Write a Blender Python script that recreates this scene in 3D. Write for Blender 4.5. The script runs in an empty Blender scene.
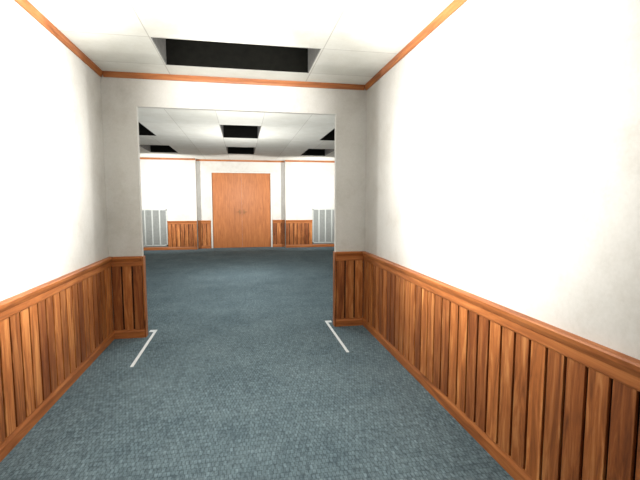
import bpy, math, random
from mathutils import Vector
random.seed(11)
S = bpy.context.scene
S.view_settings.view_transform = 'Standard'
S.view_settings.look = 'None'

def lin(c):
    c /= 255.0
    return c/12.92 if c <= 0.04045 else ((c+0.055)/1.055)**2.4
def rgb(r, g, b): return (lin(r), lin(g), lin(b), 1)

# ---------------------------------------------------------------- materials
def base(name, rough=0.8, spec=0.2):
    m = bpy.data.materials.new(name); m.use_nodes = True
    nt = m.node_tree; b = nt.nodes['Principled BSDF']
    b.inputs['Roughness'].default_value = rough
    b.inputs['Specular IOR Level'].default_value = spec
    return m, nt, b
def N(nt, t, **kw):
    n = nt.nodes.new(t)
    for k, v in kw.items():
        if k in n.inputs: n.inputs[k].default_value = v
        else: setattr(n, k, v)
    return n
def coords(nt, scale=(1, 1, 1), loc=(0, 0, 0)):
    tc = N(nt, 'ShaderNodeTexCoord'); mp = N(nt, 'ShaderNodeMapping')
    mp.inputs['Scale'].default_value = scale; mp.inputs['Location'].default_value = loc
    nt.links.new(tc.outputs['Object'], mp.inputs['Vector'])
    return mp.outputs['Vector']
def ramp(nt, fac, stops):
    r = N(nt, 'ShaderNodeValToRGB'); e = r.color_ramp.elements
    e[0].position, e[0].color = stops[0]; e[1].position, e[1].color = stops[-1]
    for p, c in stops[1:-1]:
        x = e.new(p); x.color = c
    nt.links.new(fac, r.inputs['Fac']); return r.outputs['Color']
def mul(nt, a, b, fac=1.0):
    m = N(nt, 'ShaderNodeMixRGB', blend_type='MULTIPLY'); m.inputs['Fac'].default_value = fac
    nt.links.new(a, m.inputs['Color1']); nt.links.new(b, m.inputs['Color2']); return m.outputs['Color']
def bump(nt, b, h, strength, dist=0.01):
    bp = N(nt, 'ShaderNodeBump'); bp.inputs['Strength'].default_value = strength; bp.inputs['Distance'].default_value = dist
    nt.links.new(h, bp.inputs['Height']); nt.links.new(bp.outputs['Normal'], b.inputs['Normal'])

def plaster():
    m, nt, b = base('plaster_white', 0.9, 0.1)
    n = N(nt, 'ShaderNodeTexNoise', Scale=1.9, Detail=9, Roughness=0.7)
    nt.links.new(coords(nt), n.inputs['Vector'])
    c = ramp(nt, n.outputs['Fac'], [(0.28, rgb(178, 174, 167)), (0.5, rgb(193, 191, 186)), (0.7, rgb(199, 197, 193))])
    n2 = N(nt, 'ShaderNodeTexNoise', Scale=45, Detail=5, Roughness=0.7)
    nt.links.new(coords(nt), n2.inputs['Vector'])
    c2 = ramp(nt, n2.outputs['Fac'], [(0.3, (0.93, 0.93, 0.92, 1)), (0.65, (1, 1, 1, 1))])
    nt.links.new(mul(nt, c, c2), b.inputs['Base Color'])
    bump(nt, b, n2.outputs['Fac'], 0.1, 0.004)
    return m
def wood(name, vertical, dark, mid, light):
    m, nt, b = base(name, 0.5, 0.3)
    sc = (14, 14, 1.3) if vertical == 'z' else ((1.2, 14, 14) if vertical == 'x' else (14, 1.2, 14))
    at = N(nt, 'ShaderNodeAttribute', attribute_name='tone')
    tc = N(nt, 'ShaderNodeTexCoord')
    off = N(nt, 'ShaderNodeVectorMath', operation='MULTIPLY_ADD')
    off.inputs[1].default_value = (1, 1, 1)
    sc2 = N(nt, 'ShaderNodeVectorMath', operation='SCALE'); sc2.inputs['Scale'].default_value = 9.0
    nt.links.new(at.outputs['Color'], sc2.inputs[0])
    nt.links.new(tc.outputs['Object'], off.inputs[0]); nt.links.new(sc2.outputs[0], off.inputs[2])
    mp = N(nt, 'ShaderNodeMapping'); mp.inputs['Scale'].default_value = sc
    nt.links.new(off.outputs[0], mp.inputs['Vector'])
    n = N(nt, 'ShaderNodeTexNoise', Scale=1.6, Detail=8, Roughness=0.65, Distortion=0.9)
    nt.links.new(mp.outputs['Vector'], n.inputs['Vector'])
    c = ramp(nt, n.outputs['Fac'], [(0.28, dark), (0.5, mid), (0.72, light)])
    tr = ramp(nt, at.outputs['Fac'], [(0.0, (0.55, 0.46, 0.41, 1)), (0.5, (0.84, 0.82, 0.8, 1)), (1.0, (1.15, 1.15, 1.12, 1))])
    nt.links.new(mul(nt, c, tr), b.inputs['Base Color'])
    bump(nt, b, n.outputs['Fac'], 0.15, 0.004)
    return m
def carpet():
    m, nt, b = base('carpet_blue', 0.98, 0.05)
    n = N(nt, 'ShaderNodeTexNoise', Scale=1.5, Detail=8, Roughness=0.7)
    nt.links.new(coords(nt), n.inputs['Vector'])
    c = ramp(nt, n.outputs['Fac'], [(0.3, rgb(85, 101, 108)), (0.7, rgb(106, 122, 128))])
    n2 = N(nt, 'ShaderNodeTexNoise', Scale=45, Detail=5, Roughness=0.8)
    nt.links.new(coords(nt, (1, 0.5, 1)), n2.inputs['Vector'])
    c2 = ramp(nt, n2.outputs['Fac'], [(0.36, (0.55, 0.56, 0.57, 1)), (0.64, (1.28, 1.28, 1.28, 1))])
    br = N(nt, 'ShaderNodeTexBrick'); br.offset = 0.5
    br.inputs['Scale'].default_value = 1.0
    br.inputs['Brick Width'].default_value = .024; br.inputs['Row Height'].default_value = .045
    br.inputs['Mortar Size'].default_value = 0.005; br.inputs['Mortar Smooth'].default_value = 1.0
    br.inputs['Color1'].default_value = (1.3, 1.3, 1.3, 1); br.inputs['Color2'].default_value = (.8, .81, .82, 1)
    br.inputs['Mortar'].default_value = (.5, .52, .54, 1)
    nt.links.new(coords(nt), br.inputs['Vector'])
    nt.links.new(mul(nt, mul(nt, c, c2), br.outputs['Color'], .75), b.inputs['Base Color'])
    bump(nt, b, n2.outputs['Fac'], 0.5, 0.006)
    return m
def ctile(name, w, h, loc):
    m, nt, b = base(name, 0.95, 0.05)
    br = N(nt, 'ShaderNodeTexBrick'); br.offset = 0.0; br.squash = 1.0
    br.inputs['Scale'].default_value = 1.0
    br.inputs['Brick Width'].default_value = w; br.inputs['Row Height'].default_value = h
    br.inputs['Mortar Size'].default_value = 0.006; br.inputs['Mortar Smooth'].default_value = 0.6
    br.inputs['Color1'].default_value = rgb(226, 226, 220); br.inputs['Color2'].default_value = rgb(212, 212, 205)
    br.inputs['Mortar'].default_value = rgb(185, 183, 176)
    nt.links.new(coords(nt, (1, 1, 1), loc), br.inputs['Vector'])
    n = N(nt, 'ShaderNodeTexNoise', Scale=3, Detail=10, Roughness=0.8)
    nt.links.new(coords(nt), n.inputs['Vector'])
    c = ramp(nt, n.outputs['Fac'], [(0.3, (0.88, 0.87, 0.84, 1)), (0.6, (1, 1, 1, 1))])
    nt.links.new(mul(nt, br.outputs['Color'], c), b.inputs['Base Color'])
    return m
def noisy(name, c0, c1, scale=20, rough=0.6, spec=0.2, metal=0):
    m, nt, b = base(name, rough, spec)
    n = N(nt, 'ShaderNodeTexNoise', Scale=scale, Detail=5)
    nt.links.new(coords(nt), n.inputs['Vector'])
    nt.links.new(ramp(nt, n.outputs['Fac'], [(0.3, c0), (0.7, c1)]), b.inputs['Base Color'])
    b.inputs['Metallic'].default_value = metal
    return m

M_WALL = plaster()
D, M_, L = rgb(92, 49, 22), rgb(156, 92, 46), rgb(202, 140, 84)
M_WV = wood('wood_plank', 'z', D, M_, L)
M_WX = wood('wood_rail_x', 'x', rgb(120, 68, 32), rgb(162, 96, 49), rgb(188, 122, 68))
M_WY = wood('wood_rail_y', 'y', rgb(120, 68, 32), rgb(162, 96, 49), rgb(188, 122, 68))
M_GROOVE = noisy('groove_dark', rgb(34, 18, 8), rgb(48, 26, 12))
M_DOOR = wood('wood_door', 'z', rgb(138, 82, 42), rgb(166, 101, 54), rgb(184, 118, 66))
M_CARPET = carpet()
M_CT = ctile('ceiling_tile_corridor', 1.56, 0.76, (0.78, -4.78 + 7.6, 0))
M_CR = ctile('ceiling_tile_room', 0.78, 1.6, (0.39, -8.2 + 9.6, 0))
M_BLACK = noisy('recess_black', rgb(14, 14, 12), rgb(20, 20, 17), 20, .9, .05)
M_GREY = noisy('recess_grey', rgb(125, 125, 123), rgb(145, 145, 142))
M_VENT = noisy('vent_paint', rgb(165, 169, 166), rgb(178, 182, 178))
M_VENTD = noisy('vent_dark', rgb(145, 148, 145), rgb(155, 158, 155))
M_FRAME = noisy('frame_paint', rgb(185, 183, 176), rgb(200, 198, 192))
M_TAPE = noisy('tape_grey', rgb(190, 196, 198), rgb(225, 230, 232), 60, 0.8)
M_METAL = noisy('brass_handle', rgb(110, 70, 34), rgb(140, 95, 52), 30, 0.5, 0.4, 0.2)

# ---------------------------------------------------------------- mesh builder
class MB:
    def __init__(s): s.v = []; s.f = []; s.m = []; s.t = []; s.mats = []
    def mi(s, mat):
        if mat not in s.mats: s.mats.append(mat)
        return s.mats.index(mat)
    def box(s, x0, x1, y0, y1, z0, z1, mat, tone=0.5):
        i = len(s.v); k = s.mi(mat)
        s.v += [(x0, y0, z0), (x1, y0, z0), (x1, y1, z0), (x0, y1, z0), (x0, y0, z1), (x1, y0, z1), (x1, y1, z1), (x0, y1, z1)]
        for q in [(0, 3, 2, 1), (4, 5, 6, 7), (0, 1, 5, 4), (1, 2, 6, 5), (2, 3, 7, 6), (3, 0, 4, 7)]:
            s.f.append(tuple(i + a for a in q)); s.m.append(k); s.t.append(tone)
        return s
    def prism(s, pts, a, b, axis, mat, tone=0.5):
        """extrude a 2-D profile (u,z) from a to b along axis 'x' or 'y' (u is the other axis)"""
        i = len(s.v); n = len(pts); k = s.mi(mat)
        for t in (a, b):
            for (u, z) in pts:
                s.v.append((t, u, z) if axis == 'x' else (u, t, z))
        for j in range(n):
            s.f.append((i + j, i + (j + 1) % n, i + n + (j + 1) % n, i + n + j)); s.m.append(k); s.t.append(tone)
        s.f.append(tuple(i + j for j in range(n))); s.m.append(k); s.t.append(tone)
        s.f.append(tuple(i + n + j for j in range(n))[::-1]); s.m.append(k); s.t.append(tone)
        return s
    def obj(s, name, bevel=0, parent=None):
        me = bpy.data.meshes.new(name); me.from_pydata(s.v, [], s.f)
        for m in s.mats: me.materials.append(m)
        for p, k in zip(me.polygons, s.m): p.material_index = k
        ca = me.color_attributes.new('tone', 'FLOAT_COLOR', 'CORNER')
        for p, t in zip(me.polygons, s.t):
            for li in p.loop_indices: ca.data[li].color = (t, t, t, 1)
        import bmesh
        bm = bmesh.new(); bm.from_mesh(me); bmesh.ops.recalc_face_normals(bm, faces=bm.faces); bm.to_mesh(me); bm.free()
        o = bpy.data.objects.new(name, me); S.collection.objects.link(o)
        if bevel:
            b = o.modifiers.new('bevel', 'BEVEL'); b.width = bevel; b.segments = 2; b.limit_method = 'ANGLE'
        if parent: o.parent = parent
        return o
def empty(name, loc=(0, 0, 0)):
    e = bpy.data.objects.new(name, None); S.collection.objects.link(e); e.location = loc; return e

# ---------------------------------------------------------------- dimensions
W = 1.55; WL = 1.525; YE = 5.15; TH = 0.07; H = 3.045; YB = -3.0
OP = 1.16; OH = 2.68
RW = 4.7; YS = 14.6; YC = 14.85; CX = 1.5
RAIL0, RAIL1, BB = 0.855, 0.97, 0.10

MB().box(-RW - .1, RW + .1, YB - .1, 15.1, -0.08, 0, M_CARPET).obj('floor')
MB().box(-WL - .1, -WL, YB, YE, 0, H, M_WALL).obj('wall_left')
MB().box(W, W + .1, YB, YE, 0, H, M_WALL).obj('wall_right')
MB().box(-WL - .1, W + .1, YB - .1, YB, 0, H, M_WALL).obj('wall_behind')
w = MB()
w.box(-RW, -OP, YE, YE + TH, 0, H, M_WALL); w.box(OP, RW, YE, YE + TH, 0, H, M_WALL)
w.box(-OP, OP, YE, YE + TH, OH, H, M_WALL); w.obj('wall_opening')
MB().box(-RW - .1, -RW, YE, YC + .15, 0, H, M_WALL).obj('wall_room_left')
MB().box(RW, RW + .1, YE, YC + .15, 0, H, M_WALL).obj('wall_room_right')
DW, DH = 1.0, 2.6
w = MB()
w.box(-RW, -CX, YS, YC + .15, 0, H, M_WALL); w.box(CX, RW, YS, YC + .15, 0, H, M_WALL)
w.box(-CX, -DW, YC, YC + .15, 0, H, M_WALL); w.box(DW, CX, YC, YC + .15, 0, H, M_WALL)
w.box(-DW, DW, YC, YC + .15, DH, H, M_WALL); w.obj('wall_back')

# ---------------------------------------------------------------- ceilings with recess holes
def ceil(name, x0, x1, y0, y1, holes, mat):
    xs = sorted({x0, x1, *[h[0] for h in holes], *[h[1] for h in holes]})
    ys = sorted({y0, y1, *[h[2] for h in holes], *[h[3] for h in holes]})
    m = MB()
    for a, b in zip(xs, xs[1:]):
        for c, d in zip(ys, ys[1:]):
            cx, cy = (a + b) / 2, (c + d) / 2
            if any(h[0] < cx < h[1] and h[2] < cy < h[3] for h in holes): continue
            m.box(a, b, c, d, H, H + .012, mat)
    m.obj(name)
corr = [(-.77, .76, 4.03, 4.78), (-.77, .76, 0.23, 0.98)]
room = [(cx - .39, cx + .39, y, y + 1.6) for cx in (-2.2, 0, 2.2) for y in (8.2, 11.4)]
ceil('ceiling', -WL - .1, W + .1, YB - .1, YE + .0, corr, M_CT)
ceil('ceiling_room', -RW - .1, RW + .1, YE, YC + .15, room, M_CR)
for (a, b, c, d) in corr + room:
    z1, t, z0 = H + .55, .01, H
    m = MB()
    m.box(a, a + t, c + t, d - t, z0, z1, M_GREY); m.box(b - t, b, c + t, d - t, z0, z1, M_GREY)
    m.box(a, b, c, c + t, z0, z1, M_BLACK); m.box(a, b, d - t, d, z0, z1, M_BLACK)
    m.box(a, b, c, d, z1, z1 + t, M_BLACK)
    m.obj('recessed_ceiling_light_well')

# ---------------------------------------------------------------- wainscot / rails / base / crown
PW = 0.128
def B(m, axis, a, b, p, n, d0, d1, z0, z1, mat, tone=.5):
    q = sorted((p + n * d0, p + n * d1))
    if axis == 'y': m.box(q[0], q[1], a, b, z0, z1, mat, tone)
    else: m.box(a, b, q[0], q[1], z0, z1, mat, tone)
def wains(name, axis, a, b, p, n):
    m = MB(); B(m, axis, a, b, p, n, 0, .006, BB, RAIL0, M_GROOVE)
    k = max(1, round((b - a) / PW)); s = (b - a) / k
    for i in range(k):
        g = .009
        B(m, axis, a + i * s + g, a + (i + 1) * s - g, p, n, .006, .022, BB, RAIL0, M_WV, random.random())
    return m.obj(name, .005)
def prof(m, axis, a, b, p, n, pts, tone=.6):
    m.prism([(p + n * u, z) for u, z in pts], a, b, axis, M_WX if axis == 'x' else M_WY, tone)
def rail(name, axis, a, b, p, n):
    m = MB()
    prof(m, axis, a, b, p, n, [(0, RAIL0), (.026, RAIL0), (.030, RAIL0 + .01), (.030, RAIL0 + .055), (.036, RAIL0 + .065),
                              (.046, RAIL1 - .03), (.05, RAIL1 - .008), (.044, RAIL1), (0, RAIL1)])
    return m.obj(name)
def basebd(name, axis, a, b, p, n):
    m = MB()
    prof(m, axis, a, b, p, n, [(0, 0), (.03, 0), (.03, BB - .03), (.022, BB - .01), (.022, BB), (0, BB)])
    return m.obj(name)
def crown(name, axis, a, b, p, n, h=.06):
    m = MB()
    prof(m, axis, a, b, p, n, [(0, H - h), (.015, H - h), (.02, H - h + .02), (.03, H - .02), (.032, H - .001), (0, H - .001)], .5)
    return m.obj(name)
tn = [0]
def run(side, axis, a, b, p, n, cr=True):
    wains('wall_paneling_' + side, axis, a, b, p, n)
    tn[0] += 1; rail('trim_%d' % tn[0], axis, a, b, p, n)
    basebd('baseboard_' + side, axis, a, b, p, n)
    if cr: tn[0] += 1; crown('trim_%d' % tn[0], axis, a, b, p, n)
run('left', 'y', YB, YE, -WL, 1)
run('right', 'y', YB, YE, W, -1)
e = .022
run('opening_left', 'x', -WL + e, -OP, YE, -1, False)
run('opening_right', 'x', OP, W - e, YE, -1, False)
for s in (-1, 1):   # wooden end caps on the opening's jambs
    m = MB(); q = sorted((s * OP, s * (OP - .018)))
    m.box(q[0], q[1], YE - .03, YE + TH, 0, RAIL1 - .004, M_WV, .5)
    tn[0] += 1; m.obj('trim_%d' % tn[0], .003)
tn[0] += 1; crown('trim_%d' % tn[0], 'x', -WL + .032, W - .032, YE, -1)
run('room_left', 'y', YE + TH, YS - .05, -RW, 1)
run('room_right', 'y', YE + TH, YS - .05, RW, -1)
VX0, VX1, VZ0, VZ1 = 2.45, 3.38, 0.14, 1.36
tn[0] += 1; crown('trim_%d' % tn[0], 'x', -RW, -CX, YS, -1)
tn[0] += 1; crown('trim_%d' % tn[0], 'x', CX, RW, YS, -1)
tn[0] += 1; crown('trim_%d' % tn[0], 'x', -CX, CX, YC, -1)
for sgn, sd in ((-1, 'back_left'), (1, 'back_right')):
    for a, b, p in ((VX1, RW - e, YS), (CX, VX0, YS), (DW + .06, CX, YC)):
        q = sorted((sgn * a, sgn * b))
        wains('wall_paneling_' + sd, 'x', q[0], q[1], p, -1)
        tn[0] += 1; rail('trim_%d' % tn[0], 'x', q[0], q[1], p, -1)
    q = sorted((sgn * CX, sgn * (RW - e))); basebd('baseboard_' + sd, 'x', q[0], q[1], YS, -1)
    q = sorted((sgn * (DW + .06), sgn * CX)); basebd('baseboard_' + sd, 'x', q[0], q[1], YC, -1)
    # vent grille
    q = sorted((sgn * VX0, sgn * VX1)); m = MB(); f = .035
    m.box(q[0] + .01, q[1] - .01, YS - .008, YS - .001, VZ0 + .01, VZ1 - .01, M_VENTD)
    m.box(q[0], q[0] + f, YS - .04, YS - .001, VZ0, VZ1, M_VENT); m.box(q[1] - f, q[1], YS - .04, YS - .001, VZ0, VZ1, M_VENT)
    m.box(q[0], q[1], YS - .04, YS - .001, VZ0, VZ0 + f, M_VENT); m.box(q[0], q[1], YS - .04, YS - .001, VZ1 - f, VZ1, M_VENT)
    for i in range(1, 4):
        x = q[0] + (q[1] - q[0]) * i / 4; m.box(x - .022, x + .022, YS - .05, YS - .008, VZ0 + f, VZ1 - f, M_VENT)
    z = VZ0 + f
    while z < VZ1 - f - .02:
        m.prism([(YS - .030, z), (YS - .027, z - .002), (YS - .008, z + .014), (YS - .011, z + .016)], q[0] + f, q[1] - f, 'x', M_VENTD); z += .023
    m.obj('vent_grille')

# ---------------------------------------------------------------- double door
dr = empty('door_1', (0, YC, 0))
def child(m, name, bev=0):
    o = m.obj(name, bev); o.parent = dr; o.location = (0, -YC, 0); return o
child(MB().box(-DW + .003, -.001, YC + .02, YC + .065, .008, DH - .003, M_DOOR, .62), 'leaf_left')
child(MB().box(.001, DW - .003, YC + .02, YC + .065, .008, DH - .003, M_DOOR, .63), 'leaf_right')
fr = MB()
fr.box(-DW - .055, -DW, YC - .025, YC, 0, DH + .055, M_FRAME); fr.box(DW, DW + .055, YC - .025, YC, 0, DH + .055, M_FRAME)
fr.box(-DW, DW, YC - .025, YC, DH, DH + .055, M_FRAME); child(fr, 'frame', .004)
hd = MB()
for s in (-1, 1):
    hd.box(s * .07 - .022, s * .07 + .022, YC + .012, YC + .02, 1.18, 1.34, M_METAL)
    hd.box(s * .07 - .012, s * .07 + .012, YC - .02, YC + .012, 1.25, 1.275, M_METAL)
    q = sorted((s * .07 - s * .012, s * .07 + s * .09)); hd.box(q[0], q[1], YC - .035, YC - .02, 1.25, 1.275, M_METAL)
child(hd, 'handles', .003)

# ---------------------------------------------------------------- floor marking tape
for s in (-1, 1):
    m = MB()
    m.box(min(s * 1.07, s * 1.10), max(s * 1.07, s * 1.10), 4.2, 5.40, 0.0005, .004, M_TAPE)
    q = sorted((s * 1.10, s * 1.155)); m.box(q[0], q[1], 5.32, 5.40, .0005, .004, M_TAPE)
    m.obj('floor_marking_tape')

# ---------------------------------------------------------------- lights: unseen zero-size sources, no fixtures
WARM = (1, .985, .95)
def pt(name, loc, p, col=WARM):
    l = bpy.data.lights.new(name, 'POINT'); l.energy = p; l.color = col; l.shadow_soft_size = 0
    o = bpy.data.objects.new(name, l); o.location = loc; S.collection.objects.link(o)
def spot(name, loc, tgt, p, deg, blend, col=WARM):
    l = bpy.data.lights.new(name, 'SPOT'); l.energy = p; l.color = col; l.shadow_soft_size = 0
    l.spot_size = math.radians(deg); l.spot_blend = blend
    o = bpy.data.objects.new(name, l); o.location = loc; S.collection.objects.link(o)
    o.rotation_euler = (Vector(tgt) - Vector(loc)).to_track_quat('-Z', 'Y').to_euler()
pt('corridor_fill', (0, 2.7, 2.0), 50)  # weak unseen point for ambient fill
spot('wall_fill_spot', (0, 2.8, 2.1), (1.55, 2.8, 2.1), 430, 114, .75)  # added spot for the right wall's hot area, no fixture there
spot('wall_fill_spot', (0, 3.15, 2.1), (-1.55, 3.15, 2.1), 390, 112, .75)  # unseen spot added to brighten the left wall
spot('header_fill_spot', (0, 2.2, 2.3), (0, 5.15, 2.84), 620, 46, .9)  # unseen spot added to whiten the wall above the opening
spot('ceiling_fill_spot', (0, 2.9, .9), (0, 2.9, 3.0), 130, 100, 1)  # upward fill added to even out the ceiling and hide the scallop
spot('floor_spot', (0, 2.6, 2.9), (0, 2.9, 0), 85, 110, .8)  # unseen spot aimed down at the carpet
pt('corridor_fill', (0, -1.2, 2.0), 22)  # unseen point behind the camera
for x in (-2.5, 2.5): spot('wall_fill_spot', (x, 12.7, 1.9), (x, 14.6, 1.9), 330, 140, .8)  # unseen spots added to brighten the back wall's sides
spot('wall_fill_spot', (0, 12.2, 1.9), (0, 14.8, 1.9), 250, 110, .8)  # added spot lifting the grey centre section around the door
pt('room_lamp', (0, 9.2, 1.7), 130)
pt('room_lamp', (0, 6.6, 1.9), 100)
wd = bpy.data.worlds.new('world'); S.world = wd; wd.use_nodes = True
wd.node_tree.nodes['Background'].inputs[0].default_value = (.5, .5, .5, 1)

# ---------------------------------------------------------------- camera
c = bpy.data.cameras.new('camera'); c.sensor_width = 36; c.lens = 36 * 417 / 640
co = bpy.data.objects.new('camera', c); S.collection.objects.link(co)
co.location = (-0.005, 0, 1.6); co.rotation_euler = (math.radians(90 - 5.206), 0, math.radians(-10.6))
S.camera = co
